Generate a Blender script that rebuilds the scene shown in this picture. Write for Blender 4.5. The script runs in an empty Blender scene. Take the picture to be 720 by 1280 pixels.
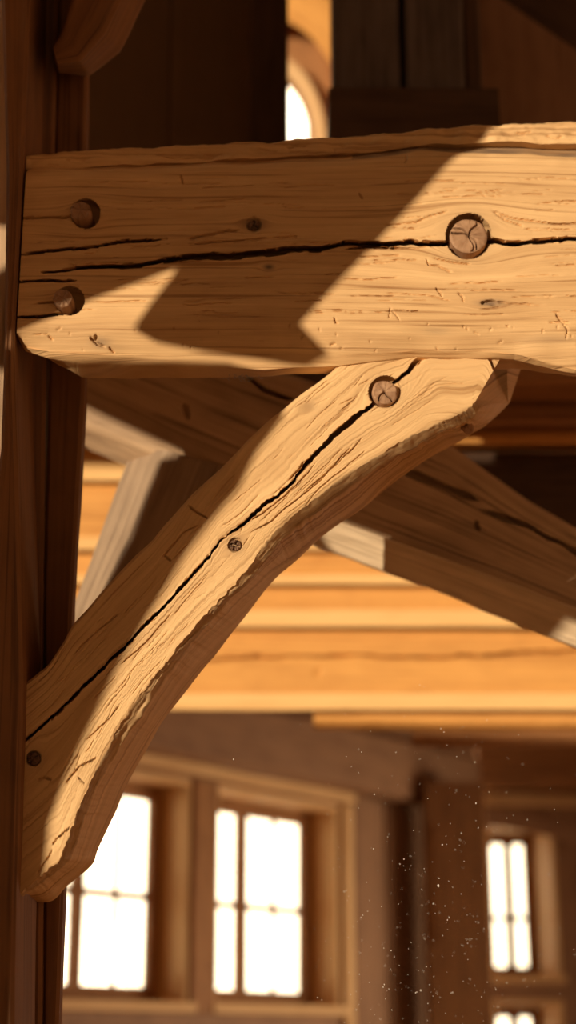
import bpy, bmesh, math, random
import numpy as np
from mathutils import Vector, Matrix

random.seed(4)
RNG = np.random.default_rng(7)
scene = bpy.context.scene
COL = scene.collection

# ------------------------------------------------------------------ camera
F = 2000.0                       # focal length in pixels of the 720x1280 frame
TH = math.radians(18.3)          # the camera looks up a little
CZ = 1.6
cam_d = bpy.data.cameras.new('camera')
cam = bpy.data.objects.new('camera', cam_d)
COL.objects.link(cam)
cam.location = (0, 0, CZ)
cam.rotation_euler = (math.pi/2 + TH, 0, 0)
cam_d.sensor_fit = 'VERTICAL'
cam_d.sensor_height = 36.0
cam_d.sensor_width = 20.25
cam_d.lens = 36.0*F/1280.0
cam_d.clip_start = 0.02
cam_d.clip_end = 200
cam_d.dof.use_dof = True
cam_d.dof.focus_distance = 2.62
cam_d.dof.aperture_fstop = 1.8
scene.camera = cam

# ------------------------------------------------------------------ world and sun
SUN = Vector((0.80, 1.0, -0.035)).normalized()       # travel direction of the low sun
w = bpy.data.worlds.new('world')
scene.world = w
w.use_nodes = True
nt = w.node_tree
nt.nodes.clear()
wo = nt.nodes.new('ShaderNodeOutputWorld')
bg = nt.nodes.new('ShaderNodeBackground')
tc = nt.nodes.new('ShaderNodeTexCoord')
sep = nt.nodes.new('ShaderNodeSeparateXYZ')
nt.links.new(tc.outputs['Generated'], sep.inputs[0])
# bright white haze towards +Y (beyond the windows), soft warm daylight from the open side
rampY = nt.nodes.new('ShaderNodeMapRange')
rampY.inputs['From Min'].default_value = 0.1
rampY.inputs['From Max'].default_value = 0.5
dt = nt.nodes.new('ShaderNodeVectorMath'); dt.operation = 'DOT_PRODUCT'
dt.inputs[1].default_value = (-0.5, 0.866, 0.0)
nt.links.new(tc.outputs['Generated'], dt.inputs[0])
nt.links.new(dt.outputs['Value'], rampY.inputs['Value'])
rampZ = nt.nodes.new('ShaderNodeMapRange')            # sunlit ground below the horizon is brighter than the sky above
rampZ.inputs['From Min'].default_value = 0.25
rampZ.inputs['From Max'].default_value = -0.25
rampZ.inputs['To Min'].default_value = 0.0
rampZ.inputs['To Max'].default_value = 1.0
nt.links.new(sep.outputs['Z'], rampZ.inputs['Value'])
mz = nt.nodes.new('ShaderNodeMix'); mz.data_type = 'RGBA'
mz.inputs[6].default_value = (0.055, 0.038, 0.022, 1)
mz.inputs[7].default_value = (0.56, 0.32, 0.145, 1)
nt.links.new(rampZ.outputs[0], mz.inputs[0])
my = nt.nodes.new('ShaderNodeMix'); my.data_type = 'RGBA'
my.inputs[7].default_value = (11.0, 9.0, 6.2, 1)
nt.links.new(rampY.outputs[0], my.inputs[0])
nt.links.new(mz.outputs[2], my.inputs[6])
nt.links.new(my.outputs[2], bg.inputs[0])
bg.inputs[1].default_value = 0.42
nt.links.new(bg.outputs[0], wo.inputs[0])

sd = bpy.data.lights.new('sun', 'SUN')
sd.energy = 4.9
sd.color = (1.0, 0.83, 0.60)
sd.angle = math.radians(0.55)
so = bpy.data.objects.new('sun', sd)
COL.objects.link(so)
so.rotation_euler = SUN.to_track_quat('-Z', 'Y').to_euler()

# added fill lamp behind a made-up opening, brightens the window wall
ad = bpy.data.lights.new('side_fill', 'AREA')
ad.shape = 'RECTANGLE'; ad.size = 1.6; ad.size_y = 1.9; ad.spread = math.radians(95)
ad.energy = 30; ad.color = (1.0, 0.78, 0.52)
ao = bpy.data.objects.new('side_fill', ad)
COL.objects.link(ao)
ao.location = (3.72, 7.3, 1.6)
ao.rotation_euler = (0, math.pi/2, 0)

vs = scene.view_settings
vs.view_transform = 'Standard'
vs.look = 'None'
vs.exposure = 0.0
vs.gamma = 1.0
vs.use_curve_mapping = False

# ------------------------------------------------------------------ helpers
CT, ST = math.cos(TH), math.sin(TH)

def P(px, py, Y):
    """world point at depth Y seen at picture position px, py"""
    xc = (px-360.0)/F
    yc = (640.0-py)/F
    dy = CT-yc*ST
    dz = ST+yc*CT
    t = Y/dy
    return Vector((xc*t, Y, CZ+dz*t))

def Pn(PX, PY, YY):
    xc = (PX-360.0)/F
    yc = (640.0-PY)/F
    dy = CT-yc*ST
    dz = ST+yc*CT
    t = YY/dy
    return np.stack([xc*t, YY, CZ+dz*t], -1)

def tag(o, label=None, cat=None, group=None, kind=None):
    if label: o['label'] = label
    if cat: o['category'] = cat
    if group: o['group'] = group
    if kind: o['kind'] = kind
    return o

def vnoise(x, y, seed=0):
    xi = np.floor(x).astype(np.int64); yi = np.floor(y).astype(np.int64)
    xf = x-xi; yf = y-yi
    xf = xf*xf*(3-2*xf); yf = yf*yf*(3-2*yf)
    def h(a, b):
        n = (a*374761393 + b*668265263 + seed*1442695041) & 0x7fffffff
        n = ((n ^ (n >> 13))*1274126177) & 0x7fffffff
        n = n ^ (n >> 16)
        return (n & 0xffff)/32767.5-1.0
    a = h(xi, yi); b = h(xi+1, yi); c = h(xi, yi+1); d = h(xi+1, yi+1)
    return (a*(1-xf)+b*xf)*(1-yf)+(c*(1-xf)+d*xf)*yf

def grid_mesh(name, V, mat, parent=None, closed=True, caps=True, gc=None, stain=None, angle=38):
    """V[r, c, 3]: rows around the section, columns along the timber"""
    R, C = V.shape[:2]
    idx = np.arange(R*C).reshape(R, C)
    rr = R if closed else R-1
    a = idx[np.arange(rr)][:, :-1]
    b = idx[np.arange(rr)][:, 1:]
    c = idx[(np.arange(rr)+1) % R][:, 1:]
    d = idx[(np.arange(rr)+1) % R][:, :-1]
    quads = np.stack([a, d, c, b], -1).reshape(-1, 4)
    nq = len(quads)
    loops = quads.reshape(-1)
    starts = np.arange(nq)*4
    totals = np.full(nq, 4)
    if caps and closed:
        loops = np.concatenate([loops, idx[:, 0], idx[::-1, -1]])
        starts = np.concatenate([starts, [nq*4, nq*4+R]])
        totals = np.concatenate([totals, [R, R]])
    me = bpy.data.meshes.new(name)
    me.vertices.add(R*C)
    me.vertices.foreach_set('co', V.reshape(-1).astype(np.float32))
    me.loops.add(len(loops))
    me.loops.foreach_set('vertex_index', loops.astype(np.int32))
    me.polygons.add(len(starts))
    me.polygons.foreach_set('loop_start', starts.astype(np.int32))
    me.polygons.foreach_set('loop_total', totals.astype(np.int32))
    me.update(calc_edges=True)
    me.validate()
    if gc is None:
        du = np.linalg.norm(np.diff(V, axis=1), axis=2).mean(0)
        s = np.concatenate([[0], np.cumsum(du)])
        dv = np.linalg.norm(np.diff(V, axis=0), axis=2).mean(1)
        t = np.concatenate([[0], np.cumsum(dv)])
        gc = np.zeros((R, C, 3))
        gc[..., 0] = s[None, :]
        gc[..., 1] = t[:, None]
        gc[..., 2] = random.random()*20
    at = me.attributes.new('gc', 'FLOAT_VECTOR', 'POINT')
    at.data.foreach_set('vector', gc.reshape(-1).astype(np.float32))
    at2 = me.attributes.new('stain', 'FLOAT', 'POINT')
    st = np.zeros(R*C) if stain is None else stain.reshape(-1)
    at2.data.foreach_set('value', st.astype(np.float32))
    me.materials.append(mat)
    bm = bmesh.new(); bm.from_mesh(me)
    bmesh.ops.recalc_face_normals(bm, faces=bm.faces)
    bm.to_mesh(me); bm.free()
    me.shade_smooth()
    me.set_sharp_from_angle(angle=math.radians(angle))
    o = bpy.data.objects.new(name, me)
    COL.objects.link(o)
    if parent: o.parent = parent
    return o

def seg_dist(PX, PY, pts):
    """distance (px) to a polyline and parameter 0..1 along it"""
    best = np.full(PX.shape, 1e9); par = np.zeros(PX.shape)
    pts = [np.array(p, float) for p in pts]
    Ls = [np.linalg.norm(pts[i+1]-pts[i]) for i in range(len(pts)-1)]
    T = sum(Ls); acc = 0
    for i, Ln in enumerate(Ls):
        a, b = pts[i], pts[i+1]
        dx, dy = (b-a)/max(Ln, 1e-6)
        u = np.clip((PX-a[0])*dx+(PY-a[1])*dy, 0, Ln)
        d = np.hypot(PX-(a[0]+u*dx), PY-(a[1]+u*dy))
        m = d < best
        best = np.where(m, d, best); par = np.where(m, (acc+u)/T, par)
        acc += Ln
    return best, par

def cracks(PX, PY, specs, D):
    for pts, wid, dep in specs:
        xs = [p[0] for p in pts]; ys = [p[1] for p in pts]
        m = (PX > min(xs)-14) & (PX < max(xs)+14) & (PY > min(ys)-14) & (PY < max(ys)+14)
        if not m.any(): continue
        x = PX[m]; y = PY[m]
        # wander
        jx = vnoise(x*0.05, y*0.05, 5)*1.4+vnoise(x*0.14, y*0.14, 6)*0.5
        d, t = seg_dist(x+jx*0.4, y+jx, pts)
        taper = np.clip(np.minimum(t, 1-t)*7, 0.12, 1)
        wv = wid*taper*(0.75+0.45*vnoise(x*0.05, y*0.05, 9))
        k = np.clip((wv/2+0.8-d)/1.0, 0, 1)
        D[m] = np.maximum(D[m], k*dep*np.clip(taper*1.5, 0, 1))
    return D

def loft(name, secs, mat, parent=None, nu=60, nv=8, bev=0.006, noise=0.0025, wscale=(2.5, 14), world=False, angle=38, crk=None):
    """secs: list of sections, each a list of 4+ (px, py, Y) corners going round; bevelled and hand-hewn"""
    S = []
    for s in secs:
        S.append([Vector(p) if world else P(*p) for p in s])
    n = len(S[0])
    # lengths along
    L = [0]
    for i in range(1, len(S)):
        L.append(L[-1]+sum(((S[i][k]-S[i-1][k]).length for k in range(n)))/n)
    cols = sorted(set(list(np.linspace(0, L[-1], nu))))
    out = []
    for s in cols:
        i = 0
        while i < len(L)-2 and s > L[i+1]: i += 1
        t = (s-L[i])/max(1e-9, L[i+1]-L[i])
        c = [S[i][k].lerp(S[i+1][k], t) for k in range(n)]
        ring = []
        for k in range(n):
            a, b = c[k], c[(k+1) % n]
            l = (b-a).length
            bb = min(bev, l*0.3)
            for q in range(nv+1):
                f = bb/l+(1-2*bb/l)*q/nv
                ring.append(a.lerp(b, f))
        out.append(ring)
    V = np.array([[list(v) for v in r] for r in out]).transpose(1, 0, 2)   # rows, cols, 3
    R, C = V.shape[:2]
    cen = V.mean(0, keepdims=True)
    d = V-cen
    d /= np.maximum(1e-6, np.linalg.norm(d, axis=2, keepdims=True))
    sd_ = random.randint(0, 999)
    s = np.array(cols)[None, :]*np.ones((R, 1))
    per = np.linalg.norm(np.diff(np.concatenate([V, V[:1]], 0), axis=0), axis=2).mean(1)
    t = np.concatenate([[0], np.cumsum(per)])[:-1][:, None]*np.ones((1, C))
    nn = vnoise(s*wscale[0], t*wscale[1], sd_)*0.6+vnoise(s*wscale[0]*4, t*wscale[1]*2, sd_+1)*0.3+vnoise(s*22, t*60, sd_+2)*0.15
    V = V+d*nn[..., None]*noise
    if crk:
        xc_ = V[..., 0]; yc_ = V[..., 1]; zc_ = V[..., 2]-CZ
        tn = np.tan(np.arctan2(zc_, yc_)-TH)
        PYq = 640-F*tn
        PXq = 360+xc_/yc_*(CT-tn*ST)*F
        Dq = cracks(PXq, PYq, crk, np.zeros(PXq.shape))
        rowface = (np.arange(V.shape[0])//(nv+1)) == 1
        V[..., 1] += Dq*rowface[:, None]; V[..., 2] += Dq*rowface[:, None]*0.3
    gc = np.stack([s, t, np.full_like(s, random.random()*20)], -1)
    return grid_mesh(name, V, mat, parent, gc=gc, angle=angle)

def beam(name, x0, x1, z0, z1, y0, y1, mat, parent=None, **k):
    """world axis timber running along its longest side"""
    dx, dy, dz = x1-x0, y1-y0, z1-z0
    m = max(dx, dy, dz)
    if dx == m:
        sec = lambda x: [(x, y1, z1), (x, y0, z1), (x, y0, z0), (x, y1, z0)]
        s = [sec(x0), sec(x1)]
    elif dz == m:
        sec = lambda z: [(x0, y0, z), (x0, y1, z), (x1, y1, z), (x1, y0, z)]
        s = [sec(z0), sec(z1)]
    else:
        sec = lambda y: [(x0, y, z0), (x0, y, z1), (x1, y, z1), (x1, y, z0)]
        s = [sec(y0), sec(y1)]
    return loft(name, s, mat, parent, world=True, **k)

# ------------------------------------------------------------------ materials
def wood(name, light, dark, rough=0.62, bump=0.25, grain=1.0, blotch=0.35, spec=0.25, scale=1.0):
    m = bpy.data.materials.new(name)
    m.use_nodes = True
    n = m.node_tree.nodes; l = m.node_tree.links
    b = n['Principled BSDF']
    b.inputs['Roughness'].default_value = rough
    b.inputs['Specular IOR Level'].default_value = spec
    at = n.new('ShaderNodeAttribute'); at.attribute_name = 'gc'
    def nz(sc, detail, vec, rough_=0.6, dist=0.0):
        mp = n.new('ShaderNodeMapping')
        mp.inputs['Scale'].default_value = vec
        l.new(at.outputs['Vector'], mp.inputs['Vector'])
        t = n.new('ShaderNodeTexNoise')
        t.inputs['Scale'].default_value = sc
        t.inputs['Detail'].default_value = detail
        t.inputs['Roughness'].default_value = rough_
        t.inputs['Distortion'].default_value = dist
        l.new(mp.outputs[0], t.inputs['Vector'])
        return t.outputs['Fac']
    def ramp(src, a, bb, lo=0.0, hi=1.0):
        r = n.new('ShaderNodeMapRange')
        r.inputs['From Min'].default_value = a; r.inputs['From Max'].default_value = bb
        r.inputs['To Min'].default_value = lo; r.inputs['To Max'].default_value = hi
        l.new(src, r.inputs['Value']); return r.outputs[0]
    def math_(op, a, bb):
        q = n.new('ShaderNodeMath'); q.operation = op
        for i, v in enumerate((a, bb)):
            if isinstance(v, (int, float)): q.inputs[i].default_value = v
            else: l.new(v, q.inputs[i])
        return q.outputs[0]
    s = scale
    rings = nz(1.0, 2, (0.9*s, 42*s, 1), 0.5, 0.3)          # broad growth bands
    fine = nz(1.0, 4, (5*s, 260*s, 1), 0.65)                # fibres
    lines = nz(1.0, 3, (2.2*s, 120*s, 1), 0.55, 0.2)        # dark late-wood lines
    blot = nz(1.0, 3, (5*s, 12*s, 1), 0.6, 0.5)
    f1 = ramp(rings, 0.3, 0.7)
    f2 = ramp(fine, 0.3, 0.75)
    f3 = ramp(lines, 0.56, 0.68)
    mixf = math_('ADD', math_('MULTIPLY', f1, 0.28*grain), math_('MULTIPLY', f2, 0.30*grain))
    mixf = math_('ADD', mixf, math_('MULTIPLY', f3, 0.50*grain))
    mixf = math_('ADD', mixf, math_('MULTIPLY', ramp(blot, 0.42, 0.75), blotch))
    mx = n.new('ShaderNodeMix'); mx.data_type = 'RGBA'
    mx.inputs[6].default_value = (*light, 1)
    mx.inputs[7].default_value = (*dark, 1)
    l.new(mixf, mx.inputs[0])
    sa = n.new('ShaderNodeAttribute'); sa.attribute_name = 'stain'
    mx2 = n.new('ShaderNodeMix'); mx2.data_type = 'RGBA'
    l.new(sa.outputs['Fac'], mx2.inputs[0])
    l.new(mx.outputs[2], mx2.inputs[6])
    mx2.inputs[7].default_value = (0.10, 0.075, 0.065, 1)
    l.new(mx2.outputs[2], b.inputs['Base Color'])
    bu = n.new('ShaderNodeBump')
    bu.inputs['Strength'].default_value = bump
    bu.inputs['Distance'].default_value = 0.004
    hh = math_('ADD', math_('MULTIPLY', fine, 0.5), math_('MULTIPLY', f3, -0.5))
    hh = math_('ADD', hh, math_('MULTIPLY', blot, 0.4))
    l.new(hh, bu.inputs['Height'])
    l.new(bu.outputs[0], b.inputs['Normal'])
    return m

M = {}
M['oak'] = wood('honey_wood', (0.80, 0.52, 0.25), (0.34, 0.165, 0.06), blotch=0.2, bump=0.5)
M['oak_brace'] = wood('honey_wood_fresh', (0.82, 0.54, 0.26), (0.36, 0.18, 0.065), blotch=0.18, bump=0.5)
M['grey'] = wood('weathered_wood', (0.62, 0.42, 0.25), (0.17, 0.10, 0.055), blotch=0.3, bump=0.8)
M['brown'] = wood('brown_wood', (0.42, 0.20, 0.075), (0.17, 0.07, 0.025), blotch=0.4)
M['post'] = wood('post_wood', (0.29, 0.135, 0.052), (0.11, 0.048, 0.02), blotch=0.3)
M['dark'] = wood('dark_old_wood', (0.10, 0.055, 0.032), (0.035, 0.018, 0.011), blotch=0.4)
M['darkgrey'] = wood('blackened_wood', (0.15, 0.115, 0.10), (0.05, 0.035, 0.03), blotch=0.4)
M['orange'] = wood('orange_pine', (0.74, 0.37, 0.10), (0.46, 0.20, 0.05), blotch=0.3, bump=0.1)
M['lit_pine'] = wood('lit_pine', (0.86, 0.54, 0.22), (0.66, 0.37, 0.13), blotch=0.2, bump=0.1)
M['trim'] = wood('pale_trim_wood', (0.78, 0.52, 0.27), (0.48, 0.26, 0.10), blotch=0.2, bump=0.1)
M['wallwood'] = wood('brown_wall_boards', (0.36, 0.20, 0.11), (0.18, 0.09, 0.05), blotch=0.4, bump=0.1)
M['peg'] = wood('peg_end_wood', (0.46, 0.27, 0.15), (0.22, 0.11, 0.055), blotch=0.5, bump=0.6, scale=3)
M['knot'] = wood('knot_wood', (0.26, 0.14, 0.08), (0.09, 0.05, 0.03), blotch=0.6, bump=0.6, scale=3)

def plain(name, col, rough=0.6, **kw):
    m = bpy.data.materials.new(name); m.use_nodes = True
    n = m.node_tree.nodes; l = m.node_tree.links
    b = n['Principled BSDF']
    t = n.new('ShaderNodeTexNoise'); t.inputs['Scale'].default_value = 9; t.inputs['Detail'].default_value = 4
    mx = n.new('ShaderNodeMix'); mx.data_type = 'RGBA'
    mx.inputs[6].default_value = (*col, 1)
    mx.inputs[7].default_value = (*[c*0.75 for c in col], 1)
    l.new(t.outputs['Fac'], mx.inputs[0]); l.new(mx.outputs[2], b.inputs['Base Color'])
    b.inputs['Roughness'].default_value = rough
    return m
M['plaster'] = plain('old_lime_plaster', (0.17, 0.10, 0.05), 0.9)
M['dust'] = plain('dust_fleck', (0.95, 0.9, 0.8), 0.5)
M['web'] = plain('cobweb_dust', (0.42, 0.41, 0.40), 0.8)
M['iron'] = plain('dark_iron', (0.05, 0.04, 0.035), 0.5)
g = bpy.data.materials.new('window_glass'); g.use_nodes = True
gn = g.node_tree.nodes; gl = g.node_tree.links; gn.clear()
go = gn.new('ShaderNodeOutputMaterial'); gt = gn.new('ShaderNodeBsdfTransparent'); gg = gn.new('ShaderNodeBsdfGlossy')
gg.inputs['Roughness'].default_value = 0.05
gm = gn.new('ShaderNodeMixShader'); gm.inputs[0].default_value = 0.06
gt.inputs[0].default_value = (0.97, 0.98, 0.96, 1)
gl.new(gt.outputs[0], gm.inputs[1]); gl.new(gg.outputs[0], gm.inputs[2]); gl.new(gm.outputs[0], go.inputs[0])
M['glass'] = g

def box_obj(name, lo, hi, mat, parent=None, bev=0.004):
    return beam(name, lo[0], hi[0], lo[2], hi[2], lo[1], hi[1], mat, parent, nu=6, nv=2, bev=bev, noise=0.0008)

def poly_prism(name, pts, thick, mat, parent=None):
    """pts: world points of the front outline; thickness goes along +Y"""
    bm = bmesh.new()
    f = [bm.verts.new(p) for p in pts]
    b = [bm.verts.new((p[0], p[1]+thick, p[2])) for p in pts]
    bm.faces.new(f); bm.faces.new(b[::-1])
    for i in range(len(f)):
        j = (i+1) % len(f)
        bm.faces.new([f[i], b[i], b[j], f[j]])
    bmesh.ops.recalc_face_normals(bm, faces=bm.faces)
    me = bpy.data.meshes.new(name); bm.to_mesh(me); bm.free()
    at = me.attributes.new('gc', 'FLOAT_VECTOR', 'POINT')
    co = np.zeros(len(me.vertices)*3, np.float32); me.vertices.foreach_get('co', co)
    co = co.reshape(-1, 3)[:, [2, 0, 1]].copy().reshape(-1)
    at.data.foreach_set('vector', co)
    me.materials.append(mat)
    o = bpy.data.objects.new(name, me); COL.objects.link(o)
    if parent: o.parent = parent
    return o

# ------------------------------------------------------------------ out of frame: added shade boards and the room shell
# unseen boards added to shape the sun, 1.3 m in front of the truss
GD = 1.3
def back(px, py, Y=2.5):
    p = P(px, py, Y)
    k = (Y-2.5+GD)/SUN.y
    return p-SUN*k
def shade(name, pts, Y=2.5):
    o = poly_prism(name, [back(q[0], q[1], q[2] if len(q) > 2 else Y) for q in pts], 0.03, M['brown'])
    tag(o, kind='structure'); return o
shade('shade_board_upper', [(-2600, -900), (1300, -900), (900, -170), (580, 185), (375, 405), (400, 436), (385, 458, 2.53), (345, 452, 2.53), (270, 440, 2.515), (205, 425), (183, 412), (245, 325), (120, 373), (20, 417), (8, 440), (252, 572, 3.1), (105, 503, 3.1), (-50, 436, 3.1), (500, 566, 4.05), (690, 566, 4.05), (690, 533, 4.05), (480, 533, 4.05), (-700, -60), (-2600, -100)])
shade('shade_board_lower', [(354, 522), (322, 565), (300, 610), (285, 626), (545, 692, 3.11), (385, 633, 3.11), (252, 580, 3.1), (212, 576, 3.09), (252, 570, 3.1), (60, 452), (290, 455), (348, 474)], 2.535)
shade('shade_board_lower', [(305, 600), (300, 610), (262, 655), (235, 690), (185, 770), (145, 840), (115, 905), (80, 980), (62, 1030), (58, 1105), (40, 1500), (-250, 1500), (72, 900, 3.09), (124, 762, 3.09), (175, 672, 3.09), (212, 574, 3.09), (252, 575, 3.1), (385, 629, 3.11), (396, 688, 3.11), (542, 746, 3.11), (544, 688, 3.11)], 2.535)
shade('shade_board_right', [(344, 692), (375, 650), (399, 634), (443, 600), (517, 556), (606, 511), (900, 460), (900, 800), (440, 650)], 2.535)

def wall_left_piece(y0, y1, z0, z1):  # unseen side wall, gaps between its pieces placed to steer the sun
    o = box_obj('wall_left', (-4.15, y0, z0), (-4.0, y1, z1), M['wallwood'])
    tag(o, kind='structure'); return o
wall_left_piece(-1.2, 6.0, 0.0, 2.80)
wall_left_piece(1.3, 6.0, 2.80, 4.0)
wall_left_piece(-1.6, 6.0, 4.0, 4.4)
wall_left_piece(2.4, 6.0, 4.4, 7.0)
wall_left_piece(-1.6, 0.3, 4.4, 7.0)
for a, b in (((3.6, -1.6, 0), (3.75, 6.3, 7.0)), ((3.6, 8.3, 0), (3.75, 10.5, 7.0)), ((3.6, 6.3, 0), (3.75, 8.3, 0.7)), ((3.6, 6.3, 2.5), (3.75, 8.3, 7.0))):  # opening between the pieces is made up for the fill lamp
    o = box_obj('wall_right', a, b, M['wallwood']); tag(o, kind='structure')
o = box_obj('floor', (-4, -0.6, -0.1), (3.6, 10.5, 0), M['trim']); tag(o, kind='structure')
o = box_obj('ceiling', (-4.1, -1.6, 7.0), (3.7, 8.2, 7.15), M['dark']); tag(o, kind='structure')

# ------------------------------------------------------------------ window wall that recedes to the right
class Plane:
    """vertical wall: local u along it, w outwards (away from the camera)"""
    def __init__(s, a, b):
        s.o = Vector((a.x, a.y, 0)); d = Vector((b.x-a.x, b.y-a.y, 0))
        s.u = d.normalized(); s.w = Vector((-s.u.y, s.u.x, 0))
        if s.w.y < 0: s.w = -s.w
    def hit(s, px, py, w=0.0):
        c = Vector((0, 0, CZ)); d = P(px, py, 1.0)-c
        o_ = s.o+s.w*w
        t = (o_-c).dot(s.w)/d.dot(s.w)
        p = c+d*t
        return (p-s.o).dot(s.u), p.z
    def pt(s, u, z, w): 
        return s.o+s.u*u+s.w*w+Vector((0, 0, z))
    def box(s, name, u0, u1, z0, z1, w0, w1, mat, parent=None, **k):
        k.setdefault('nu', 14); k.setdefault('nv', 3); k.setdefault('bev', 0.004); k.setdefault('noise', 0.0015)
        du, dz = abs(u1-u0), abs(z1-z0)
        if dz >= du:
            sec = lambda z: [s.pt(u0, z, w0), s.pt(u0, z, w1), s.pt(u1, z, w1), s.pt(u1, z, w0)]
            S = [sec(z0), sec(z1)]
        else:
            sec = lambda u: [s.pt(u, z1, w1), s.pt(u, z1, w0), s.pt(u, z0, w0), s.pt(u, z0, w1)]
            S = [sec(u0), sec(u1)]
        return loft(name, S, mat, parent, world=True, **k)

WA = Plane(P(180, 945, 7.0), P(575, 1020, 8.97))
uA = lambda px, py=1100, w=0: WA.hit(px, py, w)[0]
zA = lambda px, py, w=0: WA.hit(px, py, w)[1]
ztop = zA(180, 962); zbot = zA(310, 1262)
zplate0 = zA(180, 945); 

def window(name, pl, u0, u1, z0, z1, depth, sashes, zbar, hmat='trim', reveal=True):
    """opening u0..u1, z0..z1; the glazing sits 'depth' behind the wall face"""
    e = bpy.data.objects.new(name, None); COL.objects.link(e)
    p = pl.pt((u0+u1)/2, z0, depth); e.location = p
    tag(e, kind='structure')
    inv = Matrix.Translation(-p)
    def ch(o):
        o.parent = e; o.matrix_parent_inverse = inv; return o
    t = 0.035
    # reveals and sill
    ch(pl.box('reveal', u1, u1+0.03, z0, z1, 0.0, depth+0.06, M[hmat]))
    ch(pl.box('reveal', u0-0.03, u0, z0, z1, 0.0, depth+0.06, M[hmat]))
    ch(pl.box('head', u0-0.03, u1+0.03, z1, z1+0.03, 0.0, depth+0.06, M[hmat]))
    ch(pl.box('sill', u0-0.05, u1+0.05, z0-0.045, z0, -0.03, depth+0.06, M[hmat]))
    fr = ch(pl.box('window_frame', u0, u0+t, z0, z1, depth, depth+0.05, M['brown']))
    for a in ((u1-t, u1, z0, z1), (u0+t, u1-t, z0, z0+t), (u0+t, u1-t, z1-t, z1)):
        ch(pl.box('window_frame', *a, depth, depth+0.05, M['brown']))
    for (a, b, cols) in sashes:
        f = 0.028
        ch(pl.box('sash', a, a+f, z0+t, z1-t, depth-0.01, depth+0.035, M['brown']))
        ch(pl.box('sash', b-f, b, z0+t, z1-t, depth-0.01, depth+0.035, M['brown']))
        ch(pl.box('sash', a+f, b-f, z0+t, z0+t+f, depth-0.01, depth+0.035, M['brown']))
        ch(pl.box('sash', a+f, b-f, z1-t-f, z1-t, depth-0.01, depth+0.035, M['brown']))
        ch(pl.box('glazing_bar', a+f, b-f, zbar-0.016, zbar+0.016, depth, depth+0.025, M['brown'], nu=6))
        for c in range(1, cols):
            x = a+f+(b-a-2*f)*c/cols
            ch(pl.box('glazing_bar', x-0.010, x+0.010, z0+t+f, z1-t-f, depth+0.002, depth+0.023, M['brown']))
        ch(pl.box('window_pane', a+f, b-f, z0+t+f, z1-t-f, depth+0.010, depth+0.014, M['glass'], nu=2, nv=1, bev=0.0005, noise=0))
    return e

D1 = 0.16
def ug(px, py=1130): return WA.hit(px, py, D1)[0]
zb = zA(345, 1137, D1)
z0w = zA(310, 1256, D1)
z1w = zA(310, 1004, D1)
# window 1 (mostly behind the brace) and window 2
w1a, w1c, w1b = ug(6), ug(98), ug(199)
window('window_1', WA, w1a, w1b, z0w, z1w, D1, [(w1a+0.035, w1c, 2), (w1c, w1b-0.035, 2)], zb)
w2a, w2c, w2b = ug(240), ug(303), ug(388)
window('window_2', WA, w2a, w2b, z0w, z1w, D1, [(w2a+0.02, w2c, 1), (w2c, w2b-0.035, 2)], zb)
# wall around the windows
uEnd = uA(600)
uStart = uA(-60)
def wallA(u0, u1, z0, z1, m='wallwood'):
    o = WA.box('wall_back', u0, u1, z0, z1, 0.0, 0.22, M[m], nu=20, noise=0.003); tag(o, kind='structure')
wallA(uStart-1.6, uEnd, 0, z0w-0.045)
wallA(uStart-1.6, w1a-0.03, z0w-0.045, z1w+0.03)
wallA(w2b+0.03, uEnd, z0w-0.045, z1w+0.03)
wallA(uStart-1.6, uEnd, z1w+0.03, 3.9)
# post between the windows
o = WA.box('window_post', w1b+0.03, w2a-0.03, z0w-0.045, z1w+0.03, -0.02, 0.22, M['brown'])
tag(o, 'brown upright timber standing between the two left windows', 'post')
# casing boards
o = WA.box('window_casing', w2b+0.04, w2b+0.115, z0w-0.3, z1w+0.035, -0.03, 0.0, M['trim'])
tag(o, 'pale vertical casing board at the right side of the middle window', 'casing board')
o = WA.box('window_casing', uStart-1, w2b+0.115, z1w+0.045, z1w+0.10, -0.045, 0.0, M['trim'])
tag(o, 'pale horizontal casing board running above the two left windows', 'casing board')
# wall plate above the windows
zp1 = zA(180, 886)
o = WA.box('wall_plate', uStart-1.5, uA(577), zplate0, zp1+0.1, -0.14, 0.0, M['wallwood'], nu=80, nv=6, noise=0.006, bev=0.02)
tag(o, 'heavy brown horizontal wall plate beam above the left windows', 'beam')
for a, b in ((440, 478), (480, 523)):
    o = WA.box('wall_board', uA(a), uA(b), 0.9, zA(500, 1010), -0.02, 0.0, M['wallwood'], nu=40, noise=0.003)
    tag(o, 'wide brown upright board %s' % ('beside the casing of the middle window' if a == 440 else 'beside the dark corner post'), 'board')
# corner post
Yc = WA.pt(uA(575), 0, 0).y
o = beam('corner_post', P(530, 1000, Yc-0.62).x, P(606, 1000, Yc-0.62).x, 0, 2.88, Yc-0.62, Yc-0.45, M['post'], nu=50, nv=5, noise=0.006)
tag(o, 'dark brown corner post between the middle and right windows', 'post')

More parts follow.
